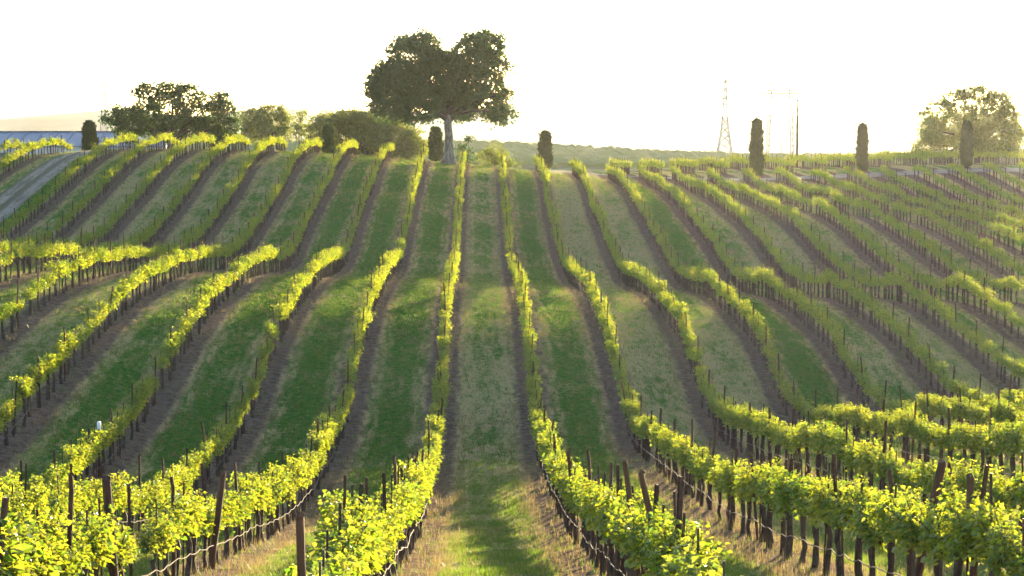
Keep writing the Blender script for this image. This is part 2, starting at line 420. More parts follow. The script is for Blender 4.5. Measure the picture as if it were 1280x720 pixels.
def h_far(x, y):
    # dip behind the hill, a low far vineyard ridge, then the valley plain
    ridge_top = 12 - 2.3 - 3.4*sstep(-20, 75, x) - 1.0*sstep(60, 260, -x)
    z = 7.0 + (ridge_top-7.0)*sstep(285, 480, y)
    z = z + (-22-z)*sstep(500, 1150, y)
    z = z + .5*vnoise(x, y, 60, 3)*sstep(250, 330, y)
    return z

def height(x, y):
    x = np.asarray(x, float); y = np.asarray(y, float)
    zn = h_near(x, y)
    zf = h_far(x, y)
    side = np.maximum(sstep(95, 190, x), sstep(75, 170, -x))
    zn = zn + (7.5-zn)*side*sstep(-40, 120, y)
    w = sstep(228, 285, y)
    z = zn*(1-w) + zf*w
    z = z + .9*sstep(0, 40, -y)*np.clip(-y, 0, 80)*.05
    return z + .035*vnoise(x, y, 1.7, 1) + .02*vnoise(x, y, .6, 2)

def in_vines(x, y):
    return (y < 197)
def row_dist(x):
    u = x/ROW_S - ROW_O
    return np.abs(u-np.round(u))*ROW_S

def ground_z(x, y):
    d = row_dist(x)
    return height(x, y) + .07*np.exp(-(d/.45)**2)*sstep(8, 14, y)*(1-sstep(196, 199, y))*(np.abs(x) < 85)
def gz(x, y):
    return float(ground_z(np.array([x]), np.array([y]))[0])

# ground: one sheet out to the horizon, finest under the vines
def grow(a, n, step, k):
    v, s = [a], step
    for _ in range(n):
        s *= k; v.append(v[-1]+s)
    return np.array(v[1:])
fx = np.arange(-66, 76.01, .34)
xs = np.concatenate([-grow(66, 33, .5, 1.24)[::-1], fx, grow(fx[-1], 33, .5, 1.24)])
fy = np.concatenate([np.arange(10, 130, .6), np.arange(130, 240, .75)])
ys = np.concatenate([-grow(-10, 26, .6, 1.22)[::-1], fy, grow(fy[-1], 40, 1.0, 1.178)])
XX, YY = np.meshgrid(xs, ys)
ZZ = ground_z(XX, YY)
nx, ny = len(xs), len(ys)
ii = (np.arange(ny-1)[:, None]*nx + np.arange(nx-1)[None]).ravel()
g_me = np_mesh('ground', np.c_[XX.ravel(), YY.ravel(), ZZ.ravel()], [np.stack([ii, ii+1, ii+nx+1, ii+nx], -1)], True)

def ground_mat():
    m, nt, out = new_mat('vineyard_ground')
    p = N(nt, 'ShaderNodeBsdfPrincipled')
    p.inputs['Roughness'].default_value = .95
    p.inputs['Specular IOR Level'].default_value = .0
    tc = N(nt, 'ShaderNodeTexCoord')
    P = tc.outputs['Object']
    sx = N(nt, 'ShaderNodeSeparateXYZ'); nt.links.new(P, sx.inputs[0])
    X, Y = sx.outputs[0], sx.outputs[1]
    n_big = noise(nt, P, .16, 3); n_mid = noise(nt, P, .7, 4); n_fine = noise(nt, P, 4.5, 5, .65); n_x = noise(nt, P, 18, 3, .7)
    # grain drawn out along the rows by mowing
    mp = N(nt, 'ShaderNodeMapping'); nt.links.new(P, mp.inputs[0]); mp.inputs['Scale'].default_value = (2.6, .45, 1)
    n_row = noise(nt, mp.outputs[0], 1.2, 4, .6)
    u = math_n(nt, 'ADD', math_n(nt, 'DIVIDE', X, ROW_S), -ROW_O)
    d = math_n(nt, 'MULTIPLY', math_n(nt, 'PINGPONG', u, .5), ROW_S)
    dn = math_n(nt, 'ADD', d, math_n(nt, 'MULTIPLY', math_n(nt, 'SUBTRACT', n_mid, .5), .7))
    dn = math_n(nt, 'ADD', dn, math_n(nt, 'MULTIPLY', math_n(nt, 'SUBTRACT', n_fine, .5), .35))
    alley = N(nt, 'ShaderNodeTexWhiteNoise', noise_dimensions='1D')
    nt.links.new(math_n(nt, 'FLOOR', u), alley.inputs['W'])
    av = alley.outputs['Value']
    soil = mix_c(nt, ramp_f(nt, n_fine, .3, .7), (.095, .068, .050), (.190, .140, .105))
    straw = mix_c(nt, ramp_f(nt, n_x, .25, .75), (.27, .20, .09), (.50, .40, .20))
    green = mix_c(nt, ramp_f(nt, n_fine, .25, .75), (.026, .105, .020), (.115, .185, .036))
    dry = math_n(nt, 'ADD', math_n(nt, 'MULTIPLY', n_row, .55), math_n(nt, 'MULTIPLY', n_big, .55))
    dry = math_n(nt, 'ADD', dry, math_n(nt, 'MULTIPLY', math_n(nt, 'SUBTRACT', av, .5), .30))
    dry = math_n(nt, 'ADD', dry, math_n(nt, 'MULTIPLY', math_n(nt, 'SUBTRACT', n_fine, .5), .35))
    dry = math_n(nt, 'ADD', dry, math_n(nt, 'MULTIPLY', math_n(nt, 'SUBTRACT', n_mid, .5), .22))
    dry = math_n(nt, 'ADD', dry, math_n(nt, 'MULTIPLY', math_n(nt, 'SUBTRACT', n_x, .5), .45))
    edge = math_n(nt, 'SUBTRACT', 1.0, ramp_f(nt, math_n(nt, 'ABSOLUTE', math_n(nt, 'SUBTRACT', dn, .95)), 0.0, .32))
    dry = math_n(nt, 'ADD', dry, math_n(nt, 'MULTIPLY', edge, .13))
    turf = mix_c(nt, math_n(nt, 'MULTIPLY', ramp_f(nt, dry, .45, .70), .92), green, straw)
    verge = mix_c(nt, ramp_f(nt, n_mid, .35, .65), straw, soil)
    c = mix_c(nt, ramp_f(nt, dn, .62, .85), verge, turf)
    c = mix_c(nt, ramp_f(nt, dn, .40, .62), soil, c)
    # unplanted land past the vines
    hazed_meadow = mix_c(nt, ramp_f(nt, n_big, .35, .65), (.16, .18, .08), (.34, .31, .18))  # pale dry grass, lightened further with distance haze painted into its colour
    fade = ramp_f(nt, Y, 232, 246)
    c = mix_c(nt, fade, c, hazed_meadow)
    nt.links.new(c, p.inputs['Base Color'])
    b = N(nt, 'ShaderNodeBump'); b.inputs['Strength'].default_value = .9; b.inputs['Distance'].default_value = .10
    hsum = math_n(nt, 'ADD', math_n(nt, 'MULTIPLY', n_fine, .8), math_n(nt, 'MULTIPLY', n_x, .5))
    nt.links.new(hsum, b.inputs['Height'])
    nt.links.new(b.outputs[0], p.inputs['Normal'])
    nt.links.new(p.outputs[0], out.inputs['Surface'])
    return m
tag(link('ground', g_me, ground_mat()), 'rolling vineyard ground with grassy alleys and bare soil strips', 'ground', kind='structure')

def strip_sheet(name, xs, ys, lift, mat, label, cat):
    XX, YY = np.meshgrid(xs, ys)
    ZZ = ground_z(XX, YY) + lift
    nx, ny = len(xs), len(ys)
    ii = (np.arange(ny-1)[:, None]*nx + np.arange(nx-1)[None]).ravel()
    me = np_mesh(name, np.c_[XX.ravel(), YY.ravel(), ZZ.ravel()], [np.stack([ii, ii+1, ii+nx+1, ii+nx], -1)], True)
    return tag(link(name, me, mat), label, cat, kind='structure')

def gravel_mat(ruts=None):
    m, nt, out = new_mat('grey_gravel')
    p = N(nt, 'ShaderNodeBsdfPrincipled'); p.inputs['Roughness'].default_value = .95; p.inputs['Specular IOR Level'].default_value = .05
    tc = N(nt, 'ShaderNodeTexCoord'); P = tc.outputs['Object']
    mp = N(nt, 'ShaderNodeMapping'); nt.links.new(P, mp.inputs[0]); mp.inputs['Scale'].default_value = (2.2, .16, 1)
    a = noise(nt, mp.outputs[0], 1.0, 3); b_ = noise(nt, P, 7, 4, .7)
    c = mix_c(nt, ramp_f(nt, b_, .3, .7), (.19, .165, .135), (.31, .27, .225))
    c = mix_c(nt, math_n(nt, 'MULTIPLY', ramp_f(nt, a, .48, .66), .75), c, (.10, .09, .065))
    sx = N(nt, 'ShaderNodeSeparateXYZ'); nt.links.new(P, sx.inputs[0])
    if ruts:
        w = math_n(nt, 'ABSOLUTE', math_n(nt, 'ADD', math_n(nt, 'SUBTRACT', sx.outputs[0], ruts), math_n(nt, 'MULTIPLY', math_n(nt, 'SUBTRACT', a, .5), .5)))
        med = math_n(nt, 'SUBTRACT', 1.0, ramp_f(nt, math_n(nt, 'ADD', w, math_n(nt, 'MULTIPLY', math_n(nt, 'SUBTRACT', b_, .5), .5)), .12, .5))
        side = ramp_f(nt, math_n(nt, 'ADD', w, math_n(nt, 'MULTIPLY', math_n(nt, 'SUBTRACT', b_, .5), .8)), .95, 1.5)
        c = mix_c(nt, math_n(nt, 'MULTIPLY', math_n(nt, 'MAXIMUM', med, side), .85), c, (.085, .085, .04))
    nt.links.new(c, p.inputs['Base Color'])
    bb = N(nt, 'ShaderNodeBump'); bb.inputs['Distance'].default_value = .03; nt.links.new(b_, bb.inputs['Height'])
    nt.links.new(bb.outputs[0], p.inputs['Normal'])
    nt.links.new(p.outputs[0], out.inputs['Surface'])
    return m
M['gravel'] = gravel_mat()
tx = row_x(-10)
strip_sheet('gravel_track', np.arange(tx-1.5, tx+1.55, .34), np.arange(112, 196, .6), .05, gravel_mat(row_x(-10)),
            'grey gravel track climbing between the vine rows', 'track')
strip_sheet('lane', np.arange(-66, 76, .7), np.arange(197.6, 201.7, .4), .05, M['gravel'],
            'pale grey lane crossing behind the vine rows beside the cypresses', 'lane')

# ------------------------------------------------------------------ far hills
def far_mountains():
    prof = [(-3000, 40), (-1900, 62), (-1100, 44), (-840, 36), (-760, 46), (-650, 52), (-520, 40), (-420, 54), (-330, 58), (-200, 50), (-60, 44),
            (40, 62), (100, 65), (180, 52), (280, 38), (380, 36), (520, 42), (640, 40), (800, 52), (1000, 46), (1500, 60), (3000, 40)]
    xs = np.arange(-2900, 2901, 18.0)
    top = np.interp(xs, [p[0] for p in prof], [p[1] for p in prof]) * .95 + 9
    top = top + 3.0*vnoise(xs, xs*0, 90, 5) + 1.2*vnoise(xs, xs*0, 30, 6)
    prof_y = np.array([-420, -250, -120, -40, 0, 60, 200.0]); f = np.array([0, .22, .55, .86, 1, .85, .3])
    V = []
    for k in range(len(prof_y)):
        wob = 60*vnoise(xs, xs*0+k*40.0, 150, 8)
        V.append(np.c_[xs, 3650+prof_y[k]+wob, -24 + (top+24)*np.clip(f[k]+.07*vnoise(xs, xs*0+k*77., 70, 9)*(0 < k < 4), 0, 1)])
    V = np.vstack(V); n = len(xs)
    ii = (np.arange(len(prof_y)-1)[:, None]*n + np.arange(n-1)[None]).ravel()
    me = np_mesh('mountain_range', V, [np.stack([ii, ii+1, ii+n+1, ii+n], -1)], True)
    m = rough_mat('dry_hillside', (.10, .095, .05), (.20, .17, .09), .006, .95, 0)
    tag(link('mountain_range', me, m), 'faint low mountains fading into the haze along the horizon', 'mountains', kind='structure')
far_mountains()

# far vineyard on the ridge behind: nobody could count it
def far_vineyard():
    rs = np.random.default_rng(21)
    mb = MB()
    ang = R(-24)
    d = np.array([math.sin(ang), math.cos(ang)]); s = np.array([math.cos(ang), -math.sin(ang)])
    for k in range(-46, 60):
        o = np.array([30.0, 380.0]) + s*k*6.5
        t = np.arange(-95, 100, 2.4)
        pts = o + t[:, None]*d
        keep = (pts[:, 1] > 292) & (pts[:, 1] < 505) & (pts[:, 0] > -60) & (pts[:, 0] < 140)
        pts = pts[keep]
        if len(pts) < 6: continue
        z = height(pts[:, 0], pts[:, 1])
        m = len(pts)
        hgt = 1.35 + .3*rs.standard_normal(m); wd = .5 + .14*rs.standard_normal(m)
        V = []
        for (a, b) in ((-1, .15), (-1.15, .55), (-.45, 1.0), (.45, 1.0), (1.15, .55), (1, .15)):
            off = (a*wd + .08*rs.standard_normal(m))[:, None]*s
            V.append(np.c_[pts+off, z+b*hgt])
        V = np.stack(V, 1).reshape(-1, 3)
        i = np.arange(m-1)[:, None]*6; j = np.arange(5)[None]
        mb.add(V, np.stack([i+j, i+j+1, i+6+j+1, i+6+j], -1).reshape(-1, 4))
    tag(link('distant_vineyard', mb.mesh('distant_vineyard'), M['hazed_leaf']),
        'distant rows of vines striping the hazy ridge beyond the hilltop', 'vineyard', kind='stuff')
far_vineyard()

# ------------------------------------------------------------------ haze
def haze():
    m = bpy.data.materials.new('haze_air'); m.use_nodes = True
    nt = m.node_tree; nt.nodes.clear()
    out = nt.nodes.new('ShaderNodeOutputMaterial')
    v = nt.nodes.new('ShaderNodeVolumePrincipled')
    v.inputs['Color'].default_value = (.96, .95, .92, 1)
    v.inputs['Density'].default_value = HAZE
    v.inputs['Anisotropy'].default_value = HAZE_G
    nt.links.new(v.outputs[0], out.inputs['Volume'])
    m.cycles.homogeneous_volume = True
    mb = MB().box((0, 2000, 18), (7200, 5400, 130))
    tag(link('haze', mb.mesh('haze'), m), 'pale golden evening haze filling the valley air', 'haze', kind='stuff')
HAZE, HAZE_G = .000022, .7
haze()

# ------------------------------------------------------------------ trees
def crown_mesh(name, lobes, rs, clumps, leaves, leaf, spread):
    """leaf clumps spread through each lobe, thickest near its outside"""
    P, C = [], []
    for (x, y, z, rx, ry, rz) in lobes:
        n = max(6, int(clumps*(rx*ry*rz)**(2/3)))
        v = unit(rs.standard_normal((n, 3)))
        rad = rs.uniform(.35, 1.0, n)**.6
        c = np.array([x, y, z]) + v*rad[:, None]*np.array([rx, ry, rz])
        cl_r = spread*rs.uniform(.6, 1.35, n)
        k = rs.poisson(leaves, n)
        idx = np.repeat(np.arange(n), k)
        off = rs.standard_normal((len(idx), 3))*np.array([1.15, 1.15, .7])
        P.append(c[idx] + off*cl_r[idx][:, None]*.5)
        C.append(c)
    P = np.vstack(P); n = len(P)
    A = rs.standard_normal((n, 3)); A[:, 2] -= .25
    Nn = rs.standard_normal((n, 3))*.8 + np.array([0, 0, .7])
    L = leaf*rs.uniform(.6, 1.35, n)
    V, Q, T = leaf_arrays(P, A, Nn, L, L*.78, False)
    return np_mesh(name, V, [T]), np.vstack(C)

def trunk_mesh(name, base, fork, r0, lobes, clump_c, rs, limb_r, twigs=60, flare=1.5):
    mb = MB()
    base, fork = np.array(base, float), np.array(fork, float)
    t = np.linspace(0, 1, 9)
    pts = base + (fork-base)*t[:, None] + np.c_[.12*r0*np.sin(t*5), .12*r0*np.cos(t*4), t*0]*1.2
    rad = r0*(1-.38*t); rad[0] *= flare; rad[1] *= 1+(flare-1)*.35
    mb.tube(pts, rad, 12, jit=.06, rs=rs)
    trunk = mb.mesh(name, True)
    mb = MB()
    ends = []
    for (x, y, z, rx, ry, rz) in lobes:
        e = np.array([x, y, z]); u = np.linspace(0, 1, 7)[:, None]
        mid = fork + (e-fork)*.45 + np.array([0, 0, .12*np.linalg.norm(e-fork)]) + rs.standard_normal(3)*.25
        st = fork - (fork-base)*rs.uniform(0, .18)
        c = (1-u)**2*st + 2*u*(1-u)*mid + u**2*e
        c[1:-1] += rs.standard_normal((5, 3))*.10
        mb.tube(c, limb_r*(1.0-.85*u[:, 0]), 7, jit=.05, rs=rs)
        ends.append(c)
    ends = np.vstack(ends)
    for c in clump_c[rs.choice(len(clump_c), min(twigs, len(clump_c)), False)]:
        s_ = ends[np.argmin(((ends-c)**2).sum(1) + rs.uniform(0, .6))]
        u = np.linspace(0, 1, 5)[:, None]
        q = s_ + (c-s_)*u; q[1:-1] += rs.standard_normal((3, 3))*.12
        mb.tube(q, limb_r*.26*(1-.8*u[:, 0])+.008, 5, cap=False)
    return trunk, mb.mesh('limbs', True)

def tree(name, label, x, y, zref, lobes, r0, fork_h, limb_r, leafm, barkm, seed, clumps=16, leaves=26, leaf=.26, spread=.62, group=None, twigs=70, cat='tree'):
    rs = np.random.default_rng(seed)
    zb = gz(x, y) - .1
    root = bpy.data.objects.new(name, None); COL.objects.link(root); root.location = (x, y, zb)
    tag(root, label, cat, group)
    lobes = [(a, b, c + (zref-zb), rx, ry, rz) for (a, b, c, rx, ry, rz) in lobes]
    cm, cc = crown_mesh(name+'_crown', lobes, rs, clumps, leaves, leaf, spread)
    tm = trunk_mesh(name+'_trunk', (0, 0, 0), (.1, 0, fork_h + (zref-zb)), r0, lobes, cc, rs, limb_r, twigs)
    tk = link('trunk', tm[0], barkm, root)
    link('limbs', tm[1], M['limb_bark'], tk)
    link('crown', cm, leafm, root)
    return root

OAK = [(-4.34, -1.57, 7.02, 2.75, 2.48, 2.46), (-5.43, 0.27, 7.75, 1.88, 1.65, 1.59), (-3.26, -0.78, 9.41, 2.61, 2.2, 2.03), (-2.17, 0.62, 10.86, 1.59, 1.34, 1.23), (-1.09, 0.75, 7.6, 2.17, 2.06, 2.17), (-5.07, -2.61, 5.29, 1.95, 1.62, 1.45), (-2.53, -2.92, 4.92, 2.17, 1.65, 1.3), (-3.98, 2.02, 10.86, 1.01, 0.83, 0.72), (2.17, -1.44, 9.77, 2.03, 1.79, 1.74), (3.62, -1.59, 10.64, 1.74, 1.44, 1.3), (4.34, 2.97, 8.47, 1.45, 1.51, 1.74), (1.81, -0.18, 7.24, 2.17, 1.99, 2.03), (3.62, 2.02, 5.57, 1.88, 1.58, 1.45), (4.92, -0.14, 4.49, 1.23, 1.0, 0.87), (1.09, 0.83, 4.71, 1.74, 1.31, 1.01), (-6.52, -2.1, 6.73, 1.01, 0.89, 0.87), (2.9, 0.81, 11.37, 1.45, 1.0, 0.65), (-0.87, 2.21, 5.43, 1.59, 1.31, 1.16), (5.21, 0.14, 6.3, 0.65, 0.65, 0.72), (.1, 0, 8.6, 1.7, 1.8, 1.5), (.4, .4, 6.4, 1.9, 1.8, 1.4), (-.6, -.5, 9.4, 1.1, 1.2, .9)]
tree('oak_tree', 'tall dark oak with a two-lobed crown and pale grey trunk on the hilltop', -2.75, 181, 9.47, OAK, .50, 4.4, .2,
     M['oak_leaf'], M['oak_bark'], 11, clumps=27, leaves=36, leaf=.25, spread=.54, twigs=130)
LEFT = [(-6.58, 0.77, 3.2, 1.6, 1.43, 1.41), (-4.7, 0.55, 2.82, 2.07, 1.7, 1.5), (-2.35, -1.4, 5.83, 1.88, 1.47, 1.22), (0.0, 0.83, 6.3, 2.26, 1.52, 0.94), (1.88, 0.29, 5.64, 2.07, 1.61, 1.32), (-2.82, -0.64, 3.76, 2.07, 1.79, 1.69), (0.0, -1.5, 3.95, 2.63, 2.14, 1.88), (3.29, 1.17, 3.29, 2.44, 2.14, 2.07), (5.36, -0.09, 4.89, 1.5, 1.34, 1.32), (6.58, 0.7, 3.29, 1.41, 1.65, 2.07), (1.88, 1.21, 1.88, 2.82, 2.05, 1.5), (-1.88, 0.69, 1.6, 2.82, 1.96, 1.32), (4.7, 1.35, 1.69, 2.63, 1.96, 1.5), (7.05, -0.34, 1.69, 0.94, 1.07, 1.32), (-5.17, 0.96, 1.41, 1.5, 1.16, 0.94)]
tree('spreading_tree', 'wide open-crowned dark green tree rising behind the hilltop beside the blue roof', -36, 235, 11.06, LEFT, .42, .6, .2,
     M['oak_leaf'], M['bark'], 12, clumps=17, leaves=26, leaf=.30, spread=.66, group='trees behind the hilltop')
MID = [(-2.4, -0.18, 4.2, 2.4, 2.17, 2.16), (0.0, 1.39, 5.16, 2.64, 2.05, 1.68), (1.44, 1.21, 3.6, 1.92, 1.82, 1.92), (-1.8, -1.29, 2.4, 2.16, 1.71, 1.44), (0.6, -1.16, 2.04, 2.16, 1.6, 1.2), (-3.36, -0.91, 3.0, 1.2, 1.25, 1.44)]
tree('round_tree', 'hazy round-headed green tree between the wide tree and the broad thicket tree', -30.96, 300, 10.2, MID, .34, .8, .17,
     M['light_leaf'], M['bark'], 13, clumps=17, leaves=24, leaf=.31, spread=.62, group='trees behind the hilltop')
MIDR = [(0.0, 1.49, 3.83, 1.39, 1.38, 1.51), (-0.35, -0.2, 2.32, 1.39, 1.21, 1.16), (0.58, 0.41, 2.9, 0.93, 0.99, 1.16)]
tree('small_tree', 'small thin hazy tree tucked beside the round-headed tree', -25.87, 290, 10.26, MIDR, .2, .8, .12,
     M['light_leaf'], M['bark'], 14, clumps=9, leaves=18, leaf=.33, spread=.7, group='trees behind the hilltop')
BUSH = [(-5.28, -0.64, 2.98, 1.73, 1.73, 1.92), (-3.84, 0.02, 3.94, 2.11, 1.64, 1.34), (-1.44, -0.37, 4.61, 2.3, 1.6, 1.06), (0.48, -0.48, 4.42, 2.11, 1.55, 1.15), (-2.4, 0.27, 2.69, 2.88, 2.28, 1.92), (0.96, 0.27, 2.5, 3.07, 2.46, 2.11), (3.84, 1.29, 2.3, 2.5, 2.1, 1.92), (5.76, 0.58, 1.73, 1.73, 1.64, 1.73), (2.4, 1.37, 3.65, 2.11, 1.55, 1.15), (-4.32, 1.14, 1.54, 2.5, 1.82, 1.34), (0.0, 1.57, 1.15, 3.26, 2.1, 1.15), (4.8, 0.55, 0.77, 2.3, 1.55, 0.96), (-2, .5, -.3, 3.5, 2, 1.2), (3, .5, -.4, 3.2, 2, 1.2)]
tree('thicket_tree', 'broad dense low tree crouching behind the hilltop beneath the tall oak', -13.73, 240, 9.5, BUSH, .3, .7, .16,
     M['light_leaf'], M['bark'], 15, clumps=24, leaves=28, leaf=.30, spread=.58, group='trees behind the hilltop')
RIGHT = [(-6.32, -1.08, 4.08, 1.43, 1.31, 1.33), (-4.79, 1.15, 6.12, 2.24, 1.94, 1.84), (-2.24, 1.49, 7.65, 2.45, 1.89, 1.53), (0.31, 1.3, 8.36, 2.65, 1.74, 1.02), (2.35, 0.22, 7.14, 2.45, 2.03, 1.84), (3.88, 0.68, 5.61, 1.63, 1.74, 2.04), (-0.71, -0.92, 5.1, 2.65, 2.23, 2.04), (-4.28, 1.06, 3.06, 2.65, 2.03, 1.63), (-5.81, 0.24, 1.84, 2.24, 1.65, 1.22), (2.86, -0.69, 3.57, 2.86, 2.13, 1.63), (-1.22, -1.4, 2.24, 2.65, 1.94, 1.43), (4.9, 1.13, 3.06, 1.43, 1.45, 1.63), (-7.34, 1.57, 1.02, 1.43, 0.97, 0.61), (1.84, -1.32, 1.43, 3.06, 1.94, 1.02)]
tree('spreading_oak', 'wide sunlit golden oak standing alone past the cypresses', 63.65, 255, 8.94, RIGHT, .45, 1.2, .22,
     M['light_leaf'], M['bark'], 16, clumps=20, leaves=26, leaf=.30, spread=.60)
tree('shrub', 'scraggly brown shrub growing against the tall oak trunk', -1.3, 184.5, 9.2,
     [(0, 0, 1.7, .75, .7, .75), (.45, .2, 2.6, .4, .4, .35), (-.3, .1, 1.0, .8, .7, .6), (.3, -.2, .6, .8, .7, .5)], .09, .4, .05,
     M['oak_leaf'], M['bark'], 17, clumps=16, leaves=20, leaf=.2, spread=.36, twigs=30, cat='shrub')
tree('low_bush', 'rounded light green bush just past the oak trunk', 1.6, 205, 9.0,
     [(0, 0, 1.2, 1.3, 1.1, 1.0), (.9, .3, .6, 1.2, 1.0, .8), (-.9, .2, .9, .9, .9, .9), (1.8, 0, .2, 1.0, 1, .5)], .1, .2, .06,
     M['light_leaf'], M['bark'], 18, clumps=18, leaves=24, leaf=.22, spread=.42, twigs=20, cat='bush')

# clipped cypresses along the lane
def cypress(x, y, h, r, label, seed, top=.62):
    rs = np.random.default_rng(seed)
    zb = gz(x, y) - .05
    root = bpy.data.objects.new('cypress', None); COL.objects.link(root); root.location = (x, y, zb)
    tag(root, label, 'cypress', 'clipped cypresses along the lane')
    mb = MB()
    mb.tube([(0, 0, 0), (.02, 0, .25), (0, .02, .55), (0, 0, h*.8)], [.14, .11, .10, .03], 8, jit=.06, rs=rs)
    link('trunk', mb.mesh('trunk', True), M['bark'], root)
    def prof(t):
        return r*np.interp(t, [0, .04, .25, .6, .88, .96, 1.0], [.60, .84, 1.0, .93, top+.10, top-.02, top*.55])
    n = int(4200*h*r)
    t = rs.uniform(0.0, 1, n); th = rs.uniform(0, 2*np.pi, n)
    wob = 1 + .09*np.sin(th*3+t*9+seed) + .08*np.sin(th*5-t*17+seed*2) + .06*np.sin(t*41+seed) + .07*np.sin(th*2+t*23+seed*3)
    rad = prof(t)*wob*(.80+.20*rs.uniform(0, 1, n)**.8 + .10*np.clip(rs.standard_normal(n), 0, 3)*(rs.random(n) < .35))
    z0 = .18
    P = np.c_[rad*np.cos(th), rad*np.sin(th), z0 + t*(h-z0)]
    cap = t > .97
    P[cap, :2] *= rs.uniform(0, 1, (cap.sum(), 1))
    A = np.c_[np.cos(th)*.45, np.sin(th)*.45, np.full(n, 1.0)] + rs.standard_normal((n, 3))*.3
    Nn = np.c_[np.cos(th), np.sin(th), np.full(n, .1)] + rs.standard_normal((n, 3))*.35
    L = rs.uniform(.10, .22, n)*(1+.9*(rs.random(n) < .12))
    V, Q, T = leaf_arrays(P, A, Nn, L, L*.55, False)
    mc = MB().add(V, None, T)
    # dense inner growth
    tt = np.linspace(.02, .985, 22)
    mc.tube(np.c_[tt*0, tt*0, z0+tt*(h-z0)], prof(tt)*.86, 14, jit=.05, rs=rs)
    link('crown', mc.mesh('crown'), M['cypress_leaf'], root)
for k, (px, yd, h, r, lab) in enumerate([
        (-39.5, 204.5, 4.9, .72, 'stubby clipped cypress in front of the blue roof'),
        (-26.6, 204.5, 4.35, .70, 'squat clipped cypress half hidden before the wide open-crowned tree'),
        (-15.3, 204.5, 4.1, .56, 'small dark clipped cypress set against the thicket tree'),
        (-4.05, 191.0, 3.3, .62, 'clipped cypress beside the tall oak trunk'),
        (6.75, 202.5, 3.95, .60, 'lone clipped cypress past the hilltop, next right of the tall oak'),
        (28.2, 202.8, 5.85, .60, 'tallest slim cypress beside the lane near the utility pole'),
        (38.95, 202.8, 4.9, .50, 'slim cypress between the utility pole and the golden oak'),
        (49.6, 202.8, 4.7, .55, 'cypress in front of the golden oak')]):
    cypress(px, yd, h, r, lab, 40+k)

# ------------------------------------------------------------------ vines
row_label = {}
def row_name(i):
    if i == 0: return 'row just left of the central alley'
    if i == 1: return 'row just right of the central alley'
    return f'{ordinal(1-i)} row left of the central alley' if i < 0 else f'{ordinal(i)} row right of the central alley'

def foliage_arrays(rs, shoots, per, leaf, detail, length=1.27, canes=None):
    P, A, Nn, L = [], [], [], []
    for s in range(shoots):
        b = np.array([rs.normal(0, .05), (s+.5+rs.uniform(-.5, .5))/shoots*length-length/2, .91+rs.normal(0, .03)])
        d = unit(np.array([rs.normal(0, .33), rs.normal(0, .22), 1.0]))
        ln = rs.uniform(.26, .52)*(1.12 if rs.random() < .2 else 1)
        k = max(3, int(per*ln/.43))
        t = np.sort(rs.uniform(-.12, 1.0, k))
        bend = np.array([rs.normal(0, .12), rs.normal(0, .08), -.05])
        c = b + d*(t*ln)[:, None] + bend*(t**2)[:, None]*ln
        th = rs.uniform(0, 2*np.pi, k)
        o = np.c_[np.cos(th), np.sin(th), rs.normal(0, .35, k)]
        pet = rs.uniform(.02, .15, k)*(1.15-.5*np.clip(t, 0, 1))
        P.append(c + o*pet[:, None])
        if canes is not None:
            u = np.linspace(0, 1, 4)
            canes.append((b + d*(u*ln)[:, None] + bend*(u**2)[:, None]*ln))
        a = o + np.c_[np.zeros(k), np.zeros(k), rs.normal(-.25, .5, k)]
        A.append(a)
        Nn.append(np.c_[rs.normal(0, .6, k), rs.normal(0, .6, k), np.full(k, .9)] + o*.5)
        L.append(leaf*rs.uniform(.5, 1.45, k)*(1.05-.35*np.clip(t, 0, 1)))
    P, A, Nn, L = map(np.concatenate, (P, A, Nn, L))
    return leaf_arrays(P, A, Nn, L, L*rs.uniform(.75, 1.15, len(L)), detail)

def vine_trunk(rs, fine=True):
    mb = MB()
    n = 7 if fine else 3
    t = np.linspace(0, 1, n)
    lean = rs.normal(0, .025, 2)
    pts = np.c_[lean[0]*np.sin(t*3), lean[1]*t*2, -.06+t*.97]
    if fine: pts[1:-1, :2] += rs.normal(0, .014, (n-2, 2))
    r = np.interp(t, [0, .15, .5, .85, 1], [.066, .052, .045, .050, .058])*rs.uniform(.85, 1.15)
    mb.tube(pts, r, 8 if fine else 4, jit=.10 if fine else 0, rs=rs)
    head = pts[-1]
    for s in (-1, 1):
        m = 6 if fine else 3
        u = np.linspace(0, 1, m)
        q = head + np.c_[rs.normal(0, .012, m), s*u*.60, -.03+.05*np.sin(u*3)+rs.normal(0, .01, m)]
        q[0] = head - (0, 0, .03)
        mb.tube(q, .036-.018*u, 6 if fine else 3, jit=.08 if fine else 0, rs=rs)
    return mb

